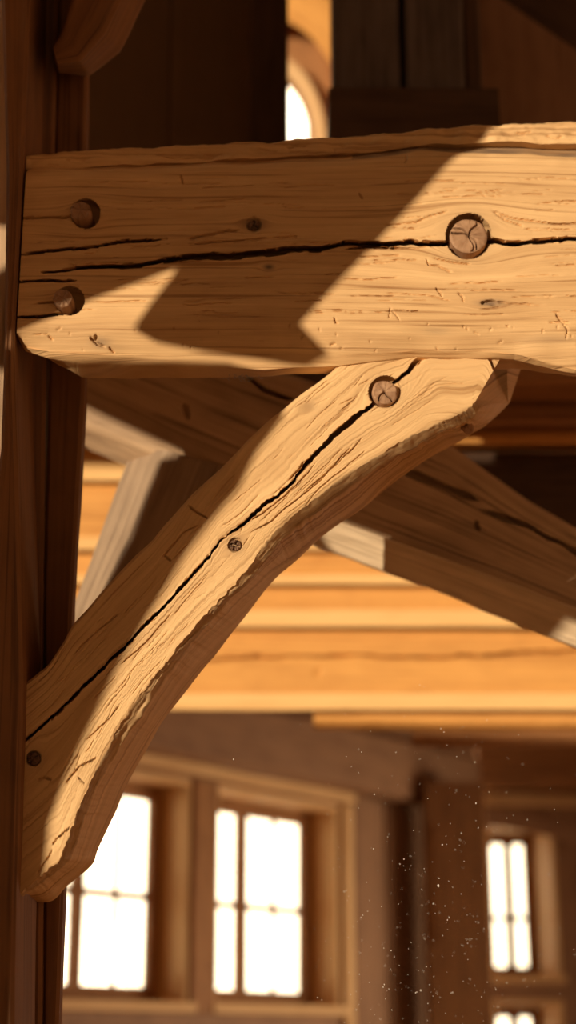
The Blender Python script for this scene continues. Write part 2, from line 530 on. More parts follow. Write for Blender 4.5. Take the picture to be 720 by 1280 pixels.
# ------------------------------------------------------------------ right window wall
YB = 9.4
WB = Plane(Vector((0, YB, 0)), Vector((1, YB+0.10, 0)))
hB = lambda px, py, w=0: WB.hit(px, py, w)
DB = 0.42
z1b = hB(640, 1043, DB)[1]; z0b = hB(640, 1222, DB)[1]; zbb = hB(640, 1148, DB)[1]
b0, b1, bm_ = hB(596, 1100, DB)[0], hB(668, 1100, DB)[0], hB(636, 1100, DB)[0]
window('window_3', WB, b0, b1, z0b, z1b, DB, [(b0+0.035, bm_, 1), (bm_, b1-0.035, 1)], zbb)
def wallB(u0, u1, z0, z1):
    o = WB.box('wall_right_back', u0, u1, z0, z1, 0.0, 0.5, M['wallwood'], nu=20, noise=0.003); tag(o, kind='structure')
z2t = hB(640, 1258, DB)[1]
wallB(b1+0.03, 3.7, 0, 4.0)
wallB(1.02, b0-0.03, 0, 4.0)
wallB(b0-0.03, b1+0.03, z1b+0.03, 4.0)
wallB(b0-0.03, b1+0.03, z2t+0.03, z0b-0.045)
wallB(b0-0.03, b1+0.03, 0, z2t-0.75)
window('window_4', WB, b0, b1, z2t-0.7, z2t, DB, [(b0+0.035, bm_, 1), (bm_, b1-0.035, 1)], z2t-0.35)
o = WB.box('window_casing', b0-0.1, 2.4, hB(660, 1008)[1], hB(660, 994)[1], -0.05, 0.0, M['trim'])
tag(o, 'pale thin ledge board high above the right window', 'casing board')
o = WB.box('head_beam', b0-0.1, 2.4, hB(660, 990)[1], hB(660, 935)[1], -0.16, 0.0, M['brown'], nu=30, noise=0.005)
tag(o, 'reddish brown horizontal beam above the right window', 'beam')
S = []
for px, a, b in ((596, 1008, 1030), (640, 1014, 1036), (690, 1022, 1046), (730, 1030, 1056)):
    S.append([(px, a, YB+0.02), (px, a, YB-0.07), (px, b, YB-0.07), (px, b, YB+0.02)])
o = loft('window_lintel', S, M['wallwood'], nu=20, noise=0.004)
tag(o, 'brown sloping lintel just over the right window opening', 'lintel')

# ------------------------------------------------------------------ ceiling joists (orange pine), each at its own depth
def joist(name, Y, y0, y1, y2, depth, mat, label, cat, x0=-120, x1=900, tilt=0, group=None, noise=0.004, nu=90, crk=None, edge=False):
    S = []
    for px in np.linspace(x0, x1, 7):
        k = tilt*(px-360)/360.0+random.uniform(-1.0, 1.0)
        S.append([(px, y0+k, Y+depth), (px, y0+k, Y), (px, y1+k, Y), (px, y2+k, Y+depth)])
    o = loft(name, S, M[mat], nu=240 if crk else nu, nv=44 if crk else 7, noise=noise, bev=0.012, crk=crk)
    if edge:
        S = [[(px, y1-2, Y+0.03), (px, y1-2, Y-0.012), (px, y2, Y-0.006), (px, y2, Y+0.03)] for px in np.linspace(x0, x1, 5)]
        loft('lower_edge', S, M['lit_pine'], o, nu=60, nv=3, noise=0.003, bev=0.004)['label'] = 'lower edge painted paler as if lit'  # pale colour stands for light caught along the underside
    tag(o, label, cat, group or ('stacked background timbers' if cat == 'timber' else 'cross beams under the loft')); return o
joist('stacked_timber', 5.30, 786, 868, 888, 0.05, 'orange', 'orange pine timber, broadest of the stacked row in the sunlit background', 'timber', tilt=3, edge=True, crk=[([(-120, 828), (240, 825), (400, 820), (560, 822), (720, 813), (900, 812)], 3.0, 0.03), ([(395, 838), (400, 842)], 10, 0.008)])
joist('stacked_timber', 5.26, 731, 764, 784, 0.05, 'orange', 'orange pine timber stacked directly above the broadest background timber', 'timber', edge=True)
joist('stacked_timber', 5.22, 688, 720, 731, 0.05, 'orange', 'orange pine background timber, second above the broadest one, cut off by the diagonal timber', 'timber', tilt=-1, edge=True)
joist('stacked_timber', 5.18, 602, 672, 688, 0.05, 'orange', 'orange pine background timber in the gap between left post and small rear brace', 'timber', edge=True)
joist('stacked_timber', 5.14, 548, 580, 601, 0.05, 'orange', 'pale orange background timber, topmost of the stack, just under the diagonal timber', 'timber', x1=480, edge=True)
joist('stacked_timber', 5.36, 884, 905, 914, 0.05, 'orange', 'thin orange timber under the broadest background timber, starting at picture middle', 'timber', x0=392, x1=1000)
joist('stacked_timber', 5.40, 912, 930, 936, 0.05, 'brown', 'thin brown timber, lowest of the background stack at the right', 'timber', x0=515, x1=1000)
zt_ = P(360, 548, 5.14).z+0.03
o = box_obj('ceiling_lower', (-4, 5.1, zt_), (3.6, 10.4, zt_+0.06), M['brown']); tag(o, kind='structure')
# long split in the lowest broad joist is a narrow rebate between two stacked timbers: dark gap strip
# high right group behind the brace
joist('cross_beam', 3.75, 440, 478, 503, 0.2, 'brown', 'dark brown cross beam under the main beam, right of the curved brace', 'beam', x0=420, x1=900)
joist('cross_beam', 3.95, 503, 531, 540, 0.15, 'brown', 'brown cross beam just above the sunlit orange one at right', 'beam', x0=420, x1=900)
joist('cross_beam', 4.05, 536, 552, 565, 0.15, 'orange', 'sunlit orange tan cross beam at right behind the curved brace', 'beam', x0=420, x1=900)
joist('cross_beam', 4.1, 566, 640, 680, 0.12, 'dark', 'nearly black cross beam darkened to stand for the void above the diagonal timber at right', 'beam', x0=560, x1=900)  # near-black wood stands in for a shaded void

# ------------------------------------------------------------------ loft above the main beam
YL = 4.2
def lrect(px0, px1, py0, py1, Y, th, mat, name, **k):
    a = P(px0, py1, Y); b = P(px1, py0, Y)
    x0 = min(P(px0, py0, Y).x, a.x); x1 = b.x
    return beam(name, a.x*0.5+P(px0, py0, Y).x*0.5, P(px1, py1, Y).x*0.5+b.x*0.5, a.z, b.z, Y, Y+th, M[mat], **k)
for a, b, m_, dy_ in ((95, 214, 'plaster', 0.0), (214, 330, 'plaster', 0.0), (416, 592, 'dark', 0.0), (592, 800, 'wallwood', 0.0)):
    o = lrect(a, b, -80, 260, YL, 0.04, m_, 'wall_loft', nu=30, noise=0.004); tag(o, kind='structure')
o = lrect(313, 360, -80, 260, YL-0.22, 0.2, 'dark', 'loft_stud', nu=30, noise=0.004); tag(o, 'dark upright stud on the left edge of the bright gap', 'stud')
o = beam('wall_loft_lower', -3.9, 3.5, P(360, 552, 5.12).z, P(360, 240, 5.12).z, 5.12, 5.2, M['dark'], nu=60, noise=0.003); tag(o, kind='structure')
S = [[(610, -70, 3.9), (610, -70, 3.78), (600, -20, 3.78), (600, -20, 3.9)], [(760, 20, 3.9), (760, 20, 3.78), (760, 90, 3.78), (760, 90, 3.9)]]
o = loft('loft_brace', S, M['dark'], nu=30); tag(o, 'black diagonal timber in the upper right corner', 'brace')
# blackened block with a wide split, two halves of one post standing on a plinth
e = bpy.data.objects.new('loft_post', None); COL.objects.link(e); e.location = P(505, 118, 3.5)
tag(e, 'grey black split post standing on a dark plinth above the main beam', 'post')
zpl = P(505, 118, 3.5).z
def xz(px, Y, z):
    """x of picture column px for a point at depth Y, height z"""
    el = math.atan2(z-CZ, Y); yc = math.tan(el-TH)
    return (px-360)/F*Y/(CT-yc*ST)
for a, b in ((417, 501), (508, 582)):
    o = beam('post_half', xz(a, 3.5, zpl), xz(b, 3.5, zpl), zpl+0.002, zpl+1.1, 3.5, 3.72, M['darkgrey'], nu=30, nv=5, noise=0.003); o.parent = e; o.matrix_parent_inverse = Matrix.Translation(-e.location)
o = beam('side_board', xz(583, 3.52, zpl), xz(604, 3.52, zpl), zpl+0.002, zpl+1.1, 3.52, 3.72, M['dark'], nu=30); o.parent = e; o.matrix_parent_inverse = Matrix.Translation(-e.location)
o = beam('plinth_beam', xz(411, 3.46, zpl), xz(623, 3.46, zpl), zpl-0.2, zpl-0.004, 3.46, 3.8, M['dark'], nu=30, nv=5); tag(o, 'dark timber plinth under the grey black split post', 'plinth')

# arched window seen through the gap
YA = 6.3
ctr = (330, 178); 
def arc(r, a): return (ctr[0]+r*math.cos(a)*0.85, ctr[1]-r*math.sin(a)*1.25)
def ring(name, r0, r1, Y, th, mat, parent=None, a0=0.0, a1=math.pi):
    S = []
    for a in np.linspace(a0, a1, 24):
        i = arc(r0, a); q = arc(r1, a)
        S.append([(*i, Y), (*i, Y+th), (*q, Y+th), (*q, Y)])
    return loft(name, S, M[mat], parent, nu=60, nv=3, bev=0.004, noise=0.001)
e = bpy.data.objects.new('window_5', None); COL.objects.link(e); e.location = P(ctr[0], ctr[1], YA); tag(e, kind='structure')
for a in (('arch_trim', 74, 92, YA-0.12, 0.1, 'trim'), ('arch_frame', 66, 75, YA, 0.06, 'wallwood'), ('arch_reveal', 92, 128, YA-0.02, 0.1, 'brown'), ('arch_wall', 126, 175, YA-0.18, 0.2, 'orange'), ('arch_wall', 186, 330, YA-0.1, 0.2, 'orange')):
    o = ring(*a); o.parent = e; o.matrix_parent_inverse = Matrix.Translation(-e.location)
o = ring('arch_gap', 172, 190, YA+0.02, 0.1, 'dark'); o.parent = e; o.matrix_parent_inverse = Matrix.Translation(-e.location)
for px in (322, 384):
    S = [[(px, 300, YA+0.02), (px, 300, YA+0.05), (px+4, 300, YA+0.05), (px+4, 300, YA+0.02)], [(px, 95 if px < 350 else 125, YA+0.02), (px, 95 if px < 350 else 125, YA+0.05), (px+4, 95 if px < 350 else 125, YA+0.05), (px+4, 95 if px < 350 else 125, YA+0.02)]]
    o = loft('glazing_bar', S, M['trim'], nu=8, nv=2, bev=0.002, noise=0); o.parent = e; o.matrix_parent_inverse = Matrix.Translation(-e.location)

# ------------------------------------------------------------------ rear diagonal timber and rear brace
S = []
for px, t, c, b1_, b2 in ((40, 330, 470, 498, 538), (105, 372, 505, 530, 563), (250, 430, 572, 590, 622), (400, 482, 640, 655, 683), (560, 556, 697, 712, 743), (660, 626, 733, 750, 785), (720, 660, 757, 773, 808), (850, 730, 810, 828, 862)):
    S.append([(px, t, 3.30), (px, t, 3.10), (px, c, 3.10), (px, b1_, 3.115), (px, b2, 3.20)])
tie = loft('diagonal_timber', S, M['grey'], nu=420, nv=60, noise=0.007, bev=0.008, wscale=(3, 10),
           crk=[([(490, 583), (540, 602), (600, 626)], 7, 0.03), ([(598, 636), (660, 658), (725, 692), (800, 730)], 7, 0.03), ([(290, 455), (330, 488), (368, 502)], 6, 0.03), ([(594, 650), (598, 662)], 9, 0.015), ([(230, 505), (236, 525)], 8, 0.012), ([(105, 520), (140, 530), (155, 548)], 4, 0.012)])
M['lit_edge'] = wood('lit_weathered_edge', (0.86, 0.66, 0.43), (0.42, 0.29, 0.17), blotch=0.35, bump=0.8)  # wood lightened to stand for light on the timber's lower edge
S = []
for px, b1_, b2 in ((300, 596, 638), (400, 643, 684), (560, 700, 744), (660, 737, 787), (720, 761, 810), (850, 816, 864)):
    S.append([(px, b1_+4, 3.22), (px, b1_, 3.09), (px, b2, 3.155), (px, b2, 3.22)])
o = loft('lit_wany_edge', S, M['lit_edge'], tie, nu=200, nv=14, noise=0.006, bev=0.004, wscale=(6, 20))
o['label'] = 'rough lower edge painted paler as if lit'
tag(tie, 'big weathered diagonal timber descending to the right behind the curved brace', 'timber')
S = []
for l, m_, r in (((60, 810), (110, 810), (230, 810)), ((92, 752), (92+28, 762), (226, 760)), ((128, 660), (165, 672), (258, 665)), ((161, 570), (205, 568), (290, 592)), ((163, 564), (208, 563), (292, 588))):
    S.append([(*l, 3.18), (*m_, 3.09), (*r, 3.09), (r[0], r[1]-14, 3.22), (l[0]+30, l[1]-12, 3.24)])
M['grey2'] = wood('grey_brown_wood', (0.44, 0.31, 0.20), (0.13, 0.08, 0.05), blotch=0.35, bump=0.9)
rb = loft('rear_brace', S, M['grey2'], nu=160, nv=22, noise=0.005, bev=0.006, wscale=(3, 12))
tag(rb, 'short grey brown brace between left post and the diagonal timber', 'brace')

# ------------------------------------------------------------------ left post
e = bpy.data.objects.new('timber_post', None); COL.objects.link(e)
e.location = (P(20, 1200, 2.6).x, 2.6, 0)
tag(e, 'dark brown vertical timber post that carries beam and curved brace', 'post')
inv = Matrix.Translation(-e.location)
def post_part(name, tab, Yf, Yb, nv):
    S = []
    for py, a, b in tab:
        p, q = P(a, py, Yf), P(b, py, Yf)
        S.append([(p.x, Yb, p.z), (p.x, Yf, p.z), (q.x, Yf, q.z), (q.x, Yb, q.z)])
    o = loft(name, S, M['post'], world=True, nu=420, nv=nv, noise=0.004, wscale=(2, 20))
    o.parent = e; o.matrix_parent_inverse = inv
    return o
post_part('post_shaft', [(2350, -90, 14), (1400, -80, 16), (1118, -60, 20), (853, -40, 28), (700, -20, 25), (560, 1, 21), (430, 5, 17), (215, 8, 28), (0, 2, 37), (-260, -10, 44)], 2.492, 2.70, 16)
post_part('post_side', [(2250, 8, 36), (1400, 12, 50), (1118, 14, 53), (853, 24, 52), (760, 34, 53), (430, 36, 57), (215, 34, 66), (0, 40, 72), (-200, 48, 78)], 2.715, 2.78, 12)
post_part('post_side', [(2250, 38, 54), (1400, 52, 69), (1118, 55, 79), (853, 54, 87), (750, 54, 90), (480, 60, 106), (215, 68, 107), (0, 74, 111), (-200, 80, 118)], 2.73, 2.78, 12)
# sunlit timber glimpsed left of the post
o = beam('outer_stud', P(-30, 400, 3.0).x, P(14, 400, 3.0).x, 0, 4.2, 3.0, 3.08, M['grey'], nu=60, noise=0.004)
tag(o, 'thin sunlit sliver of timber at the left picture edge behind the post', 'stud')

# upper curved brace foot against the post
S = []
for l, r in (((66, 60), (75, 92)), ((78, 40), (112, 96)), ((92, -5), (150, 66)), ((118, -60), (186, -8)), ((150, -120), (215, -60))):
    S.append([(*l, 2.74), (*l, 2.54), ((l[0]*0.35+r[0]*0.65), (l[1]*0.35+r[1]*0.65)-2, 2.52), (*r, 2.60), (r[0]-6, r[1]-4, 2.74)])
o = loft('upper_brace', S, M['post'], nu=90, nv=14, noise=0.004, wscale=(6, 20))
tag(o, 'foot of a dark curved brace on the post above the main beam', 'brace')

# ------------------------------------------------------------------ detailed faces
def knot_warp(U, Vv, knots):
    g = Vv.copy()
    for (cx, cy, r, an) in knots:
        du = (U-cx)/an; dv = Vv-cy
        q = du*du+dv*dv
        g = g-dv*np.clip(r*r/np.maximum(q, 1e-6), 0, 0.96)*np.exp(-q/(r*r*22))
    return g

def interp(x, tab):
    xs = [t[0] for t in tab]; ys = [t[1] for t in tab]
    return np.interp(x, xs, ys)

# ---- main beam
cols = np.concatenate([np.arange(20, 745, 1.35), np.linspace(748, 1000, 60)])
def smoothcols(tab, seed, amp=1.2, f=0.03):
    return interp(cols, tab)+vnoise(cols*f, cols*0+seed, seed)*amp
yTop = smoothcols([(20, 216), (27, 214), (240, 209), (460, 200), (540, 190), (620, 193), (720, 196), (1000, 200)], 1, 1.0)
yChf = smoothcols([(20, 416), (60, 404), (130, 408), (250, 403), (400, 398), (560, 402), (720, 408), (1000, 412)], 2, 2.0)
yBot = smoothcols([(20, 424), (28, 434), (60, 440), (130, 443), (250, 441), (360, 437), (440, 443), (520, 438), (600, 438), (645, 442), (680, 452), (720, 461), (1000, 468)], 3, 0.8)
yBot2 = smoothcols([(20, 426), (28, 438), (60, 448), (100, 454), (200, 458), (330, 462), (420, 456), (520, 446), (645, 449), (720, 467), (1000, 474)], 4, 1.2)
yBk = smoothcols([(20, 430), (45, 445), (70, 458), (95, 471), (140, 474), (240, 472), (360, 470), (520, 464), (650, 460), (720, 470), (1000, 478)], 5, 1.0)
xl0 = interp(np.array([0.]), [(0, 0)])
nf = 158
rows = []
rowinfo = []
def addrow(py, Y, face=False):
    rows.append((py, np.full_like(cols, Y) if np.isscalar(Y) else Y, face))
Y0 = 2.50
addrow(yTop-12+0*cols, 2.70)
addrow(yTop-13, 2.60)
addrow(yTop-11, 2.545)
for k in range(1, 6):
    addrow(yTop-11+11*k/6.0+0*cols, 2.545-0.040*(k/6.0))
yCr = np.interp(cols, [20, 120, 200, 240, 330, 400, 450, 520, 562, 586, 608, 625, 640, 700, 760, 1000], [343, 334, 327, 322, 316, 310, 303.5, 304, 303, 299, 295, 300, 303, 300, 297, 295])
yCr = np.convolve(np.pad(yCr, 9, mode='edge'), np.ones(19)/19, 'valid')+vnoise(cols*0.035, cols*0, 201)*1.8+vnoise(cols*0.11, cols*0, 202)*0.8
for k in range(78):
    addrow(yTop+(yCr-yTop)*k/78, Y0+0.004*(1-min(1, k/4.0)), True)
for k in range(81):
    addrow(yCr+(yChf-yCr)*k/80, Y0, True)
for k in range(1, 25):                                   # chamfer
    t = k/24
    addrow(yChf+(yBot-yChf)*t, Y0+0.020*t**1.4, True)
for k in range(1, 12):
    t = k/11
    addrow(yBot+(yBot2-yBot)*t, Y0+0.020+0.012*t)
for k in range(1, 10):
    t = k/9
    addrow(yBot2+(yBk-yBot2)*t, Y0+0.032+0.055*t)
addrow(yBk-25, 2.66)
addrow(yBk-60, 2.70)
PX = np.tile(cols, (len(rows), 1))
PY = np.stack([r[0] for r in rows]); YY = np.stack([r[1] for r in rows])
dyr = CT-(640.0-PY)/F*ST
PX = 360+(PX-360)*dyr/(CT-(640.0-430)/F*ST)*(2.5/YY)
face = np.array([r[2] for r in rows])
V = Pn(PX, PY, YY)
V[0:2, :, 2] = V[2:3, :, 2]
U = V[..., 0].copy(); Z = V[..., 2].copy()
# knots in world units
def kw(px, py, rpx, an):
    p = P(px, py, Y0); return (p.x, p.z, rpx/F*2.6*1.0, an)
bk = [kw(586, 295, 30, 1.5), kw(317, 281, 10, 2.2), kw(613, 379, 9, 3.0), kw(336, 334, 6, 2), kw(105, 268, 14, 1.5), kw(82, 378, 10, 1.5)]
slope = interp(PX, [(20, 0.0), (1000, 0.0)])
Zg = Z-(U*0.02)
G = knot_warp(U, Z, bk)
# cracks
main = [(48, 340), (120, 334), (200, 327), (240, 322), (330, 316), (400, 310), (450, 303), (520, 304), (562, 303)]
main2 = [(608, 294), (625, 301), (640, 303), (700, 300), (760, 297), (900, 300)]
specs = [([(430, 312), (460, 308), (500, 309)], 1.8, 0.02),
         ([(22, 318), (100, 310), (150, 303), (208, 298)], 2.2, 0.04),
         ([(18, 354), (50, 352), (95, 351)], 2.6, 0.04), ([(18, 397), (50, 395), (84, 391)], 2.4, 0.04),
         ([(24, 274), (60, 272), (92, 270)], 1.8, 0.009), ([(46, 380), (72, 379)], 2.0, 0.01),
         ([(232, 298), (262, 293), (300, 287)], 1.6, 0.007), ([(232, 306), (300, 300), (380, 294)], 1.2, 0.006),
         ([(505, 180), (508, 200), (503, 205)], 1.0, 0.003),
         ([(533, 322), (536, 331), (548, 332), (566, 340)], 1.6, 0.005), ([(540, 322), (575, 329), (590, 331)], 1.3, 0.005),
         ([(545, 360), (553, 370)], 2.0, 0.006), ([(572, 366), (578, 370), (579, 377)], 2.2, 0.006), ([(480, 366), (530, 368), (566, 376)], 1.1, 0.004),
         ([(610, 262), (640, 272), (690, 279), (740, 280)], 1.2, 0.005), ([(614, 262), (632, 275), (655, 283)], 1.4, 0.005), ([(480, 283), (520, 277), (562, 262)], 1.3, 0.005),
         ([(694, 392), (702, 401), (712, 404)], 2.0, 0.006), ([(702, 401), (709, 412), (707, 424)], 1.3, 0.004), ([(686, 404), (702, 401)], 1.2, 0.004),
         ([(486, 384), (494, 392), (500, 402)], 1.4, 0.004), ([(488, 385), (486, 398)], 1.0, 0.004),
         ([(418, 398), (421, 406)], 2.4, 0.006), ([(225, 218), (229, 230)], 2.0, 0.005), ([(448, 240), (453, 248)], 2.0, 0.005),
         ([(620, 379), (650, 381), (668, 382)], 1.8, 0.004), ([(600, 378), (613, 379), (622, 381)], 5.0, 0.008),
         ([(120, 416), (118, 426), (124, 431), (132, 433)], 3.4, 0.008), ([(112, 421), (120, 427)], 2.6, 0.008), ([(136, 434), (143, 440)], 3.0, 0.006), ([(60, 418), (66, 423)], 2.2, 0.005), ([(40, 418), (58, 416), (64, 422)], 1.0, 0.003)]
rr = random.Random(11)
for _ in range(150):                                          # short seasoning checks along the grain
    x = rr.uniform(24, 800); y = rr.uniform(222, 396)
    if abs(x-586) < 45 and abs(y-295) < 40: continue
    ln = rr.uniform(15, 90); s = rr.uniform(-0.06, 0.0)
    specs.append(([(x, y), (x+ln*0.5, y+s*ln*0.5+rr.uniform(-1.5, 1.5)), (x+ln, y+s*ln)], rr.uniform(0.5, 1.1), rr.uniform(0.0015, 0.004)))
for _ in range(46):                                           # nicks on the hewn lower edge
    x = rr.uniform(40, 800); y = rr.uniform(402, 440)
    specs.append(([(x, y), (x+rr.uniform(-3, 8), y+rr.uniform(-4, 4))], rr.uniform(0.8, 2.0), rr.uniform(0.002, 0.004)))
fm = face[:, None]*np.ones(PX.shape, bool)
D = np.zeros(PX.shape)
D = cracks(PX, PY, specs, D)
wC = np.interp(cols, [20, 45, 60, 120, 200, 300, 400, 430, 500, 530, 562, 563, 606, 608, 620, 640, 700, 760, 900, 1000], [0, 0, 1.2, 3.0, 4.6, 6.5, 6.2, 3.6, 4.2, 5.6, 3.8, 3, 3, 5.2, 6.0, 4.6, 4.2, 4, 3, 0])
wC = wC*(1+0.28*vnoise(cols*0.06, cols*0, 203)+0.15*vnoise(cols*0.2, cols*0, 204))
dC = np.abs(PY-yCr[None, :]-np.sign(PY-yCr[None, :])*0.0)
D = np.maximum(D, 0.09*np.clip((wC[None, :]/2+0.9-dC)/1.3, 0, 1)*np.clip(wC[None, :]/1.5, 0, 1))
D *= fm
# peg seats
for (cx, cy, r, dep) in ((586, 295, 27.8, 0.05), (107, 267, 17.5, 0.04), (87, 376, 17.5, 0.04), (317, 281, 9, 0.006)):
    d = np.hypot(PX-cx, PY-cy)
    D = np.where(fm & (d < r+0.8), np.maximum(D, dep*np.clip(r+0.8-d, 0, 1)), D)
# relief that follows the grain
rel = vnoise(U*6, G*150, 21)*0.0006+vnoise(U*10, G*420, 22)*0.0005+vnoise(U*5, Z*14, 23)*0.0016
hew = vnoise(U*9, Z*22, 24)*0.0035+vnoise(U*26, Z*60, 25)*0.0012
cf = np.clip((PY-(np.tile(yChf, (len(rows), 1))-2))/10, 0, 1)
edgeN = np.exp(-np.abs(PY-np.tile(yTop, (len(rows), 1)))/5)*0.003*vnoise(U*40, Z*50, 29)
V[..., 1] += np.where(fm, rel*(1-cf*0.5)+hew*cf+edgeN, 0)+D
V[..., 2] += np.where(D > 0.018, D-0.0, D*0.6)*0.47
nf_ = ~fm
V[..., 1] += np.where(nf_, vnoise(U*14, PY*0.09, 31)*0.003, 0)
V[..., 2] += np.where(nf_, vnoise(U*20, PY*0.2, 32)*0.0012, 0)
stain = np.zeros(PX.shape)
for (cx, cy, rx, ry, s) in ((613, 379, 18, 5, 0.75), (125, 428, 15, 8, 0.5), (130, 433, 30, 6, 0.15), (336, 334, 7, 4, 0.9), (317, 281, 14, 8, 0.8), (586, 295, 36, 32, 0.3), (545, 414, 22, 6, 0.25), (690, 425, 40, 7, 0.25), (205, 320, 9, 3, 0.3), (243, 322, 18, 4, 0.2)):
    q = ((PX-cx)/rx)**2+((PY-cy)/ry)**2
    stain = np.maximum(stain, s*np.exp(-q*1.3))
wane = (PY < np.tile(yTop, (len(rows), 1))-1) & (PX > 440)
stain = np.maximum(stain, np.where(wane, 0.55+0.3*vnoise(U*30, Z*200, 40), 0))
gcb = np.stack([U, G, np.zeros_like(U)], -1)
mb = grid_mesh('tie_beam', V, M['oak'], gc=gcb, stain=stain, angle=50)
tag(mb, 'massive honey coloured horizontal beam with a long split and wooden pegs', 'beam')

def disc(name, px, py, rpx, Y, proud, mat, parent, rad_cr=0, seed=1, normal=None, facets=0):
    """round peg or knot end, a little domed, with radial splits"""
    c = P(px, py, Y); r = rpx/F*Y*1.03
    n, mrad = 96, 26
    th = np.linspace(0, 2*math.pi, n, endpoint=False)
    V = []
    for j in range(mrad+1):
        f = j/mrad
        rad = r*f*(1+0.05*vnoise(np.cos(th)*1.7, np.sin(th)*1.7, seed)*f)
        if facets: rad = rad*(1-0.05*f*np.abs(np.sin(th*facets/2)))
        dep = -proud+0.0022*max(0, (f-0.85)/0.15)**2+0.0012*vnoise(np.cos(th)*f*4, np.sin(th)*f*4, seed+3)
        if rad_cr:
            for q in range(rad_cr):
                a = 2*math.pi*(q+0.35*math.sin(seed*7+q*3.1))/rad_cr+seed
                dd = np.abs(((th-a+0.18*np.sin(f*5+q)+math.pi) % (2*math.pi))-math.pi)*r*f
                dep = dep+0.008*np.clip((0.0016-dd)/0.0009, 0, 1)*(f < 0.93)
            dep = dep+0.004*np.exp(-f*f*60)
        V.append(np.stack([rad*np.cos(th), np.full(n, 1.0)*dep, rad*np.sin(th)], -1))
    for k, dd in enumerate((0.01, 0.02, 0.045)):
        V.append(np.stack([r*np.cos(th), np.full(n, dd), r*np.sin(th)], -1))
    V = np.array(V).transpose(1, 0, 2)     # rows around, cols outward
    if normal is not None:
        q = Vector((0, -1, 0)).rotation_difference(Vector(normal)).to_matrix()
        V = V@np.array(q).T
    V = V+np.array(c)
    gc = np.stack([np.tile(np.linspace(0, 0.05, V.shape[1]), (n, 1)), np.tile((th*0.006)[:, None], (1, V.shape[1])), np.full(V.shape[:2], seed*1.7)], -1)
    return grid_mesh(name, V, mat, parent, gc=gc, caps=False, angle=30)

disc('peg', 586, 295, 25.5, Y0, 0.002, M['peg'], mb, rad_cr=5, seed=2, facets=0)
disc('peg', 102, 268, 14.5, Y0, 0.014, M['peg'], mb, seed=5, facets=8)
disc('peg', 80, 378, 13.5, Y0, 0.017, M['peg'], mb, seed=6, facets=8)
disc('knot', 317, 281, 7.5, Y0, -0.001, M['knot'], mb, rad_cr=3, seed=8)

# ---- cap board lying on the beam
colsB = np.concatenate([np.arange(33, 740, 2.6), np.linspace(745, 1000, 40)])
t0 = interp(colsB, [(33, 193), (130, 187), (240, 181), (360, 176), (470, 168), (560, 160), (640, 155), (720, 153), (1000, 140)])+vnoise(colsB*0.03, colsB*0, 51)*1.6+vnoise(colsB*0.15, colsB*0, 52)*0.6
t1 = interp(colsB, [(33, 213), (200, 205), (360, 197), (450, 192), (540, 181), (620, 180), (720, 181), (1000, 182)])+vnoise(colsB*0.04, colsB*0, 53)*1.2
rws = [(t0-1, 2.69, 0), (t0-2, 2.56, 0), (t0, 2.522, 0)]
for k in range(1, 19): rws.append((t0+(t1-t0)*k/19, 2.515, 1))
rws += [(t1, 2.522, 0), (t1+1, 2.545, 0), (t1+2, 2.69, 0)]
PXb = np.tile(colsB, (len(rws), 1)); PYb = np.stack([r[0] for r in rws]); YYb = np.stack([np.full_like(colsB, r[1]) for r in rws])
Vb = Pn(PXb, PYb, YYb)
Vb[0:2, :, 2] = Vb[2:3, :, 2]
Vb[-2:, :, 2] = Vb[-3:-2, :, 2]
Vb[..., 0] = Vb[5:6, :, 0]
Vb[..., 1] += vnoise(PXb*0.05, PYb*0.12, 54)*0.004+vnoise(PXb*0.2, PYb*0.5, 55)*0.0012
Db = np.zeros(PXb.shape)
sp = []
for _ in range(26):
    x = rr.uniform(40, 720); y = float(np.interp(x, colsB, t0))+rr.uniform(5, 20)
    sp.append(([(x, y), (x+rr.uniform(3, 30), y+rr.uniform(-2, 2))], rr.uniform(0.8, 2.2), 0.004))
Vb[..., 1] += cracks(PXb, PYb, sp, Db)
gb = np.stack([Vb[..., 0], Vb[..., 2], np.full(PXb.shape, 3.3)], -1)
cb = grid_mesh('top_board', Vb, M['oak'], gc=gb, angle=50)
tag(cb, 'long rough honey coloured board lying along the top of the main beam', 'board')

# ---- curved brace
st = [  # extrados, face edge (arris), chamfer lower edge, soffit back edge
 ((31, 854), (24, 1119), (25, 1121), (27, 1124)),
 ((45, 842), (42, 1103), (46, 1108), (63, 1127)),
 ((60, 829), (60, 1088), (66, 1092), (84, 1108)),
 ((76, 806), (74, 1076), (82, 1080), (114, 1081)),
 ((90, 785), (83, 1055), (94, 1058), (122, 1062)),
 ((112, 760), (97, 1017), (106, 1020), (141, 1022)),
 ((130, 738), (113, 978), (121, 982), (158, 982)),
 ((150, 716), (136, 932), (149, 936), (181, 940)),
 ((180, 684), (166, 882), (183, 884), (206, 899)),
 ((210, 652), (202, 836), (217, 832), (243, 850)),
 ((240, 620), (250, 776), (262, 776), (290, 792)),
 ((273, 588), (302, 721), (313, 724), (335, 733)),
 ((307, 554), (347, 662), (357, 670), (372, 700)),
 ((340, 524), (397, 620), (403, 635), (412, 664)),
 ((363, 506), (440, 588), (444, 604), (455, 634)),
 ((390, 484), (480, 565), (484, 577), (500, 597)),
 ((413, 466), (512, 546), (516, 559), (535, 573)),
 ((436, 446), (540, 533), (545, 545), (560, 560)),
 ((500, 438), (566, 521), (571, 532), (588, 544)),
 ((570, 436), (584, 512), (590, 522), (612, 528)),
 ((633, 434), (595, 500), (601, 508), (637, 503))]
st = np.array(st, float)                   # stations,4,2
Ls = np.concatenate([[0], np.cumsum(np.linalg.norm(np.diff((st[:, 0]+st[:, 1])/2, axis=0), axis=1))])
nc = 560
uu = np.linspace(0, Ls[-1], nc)
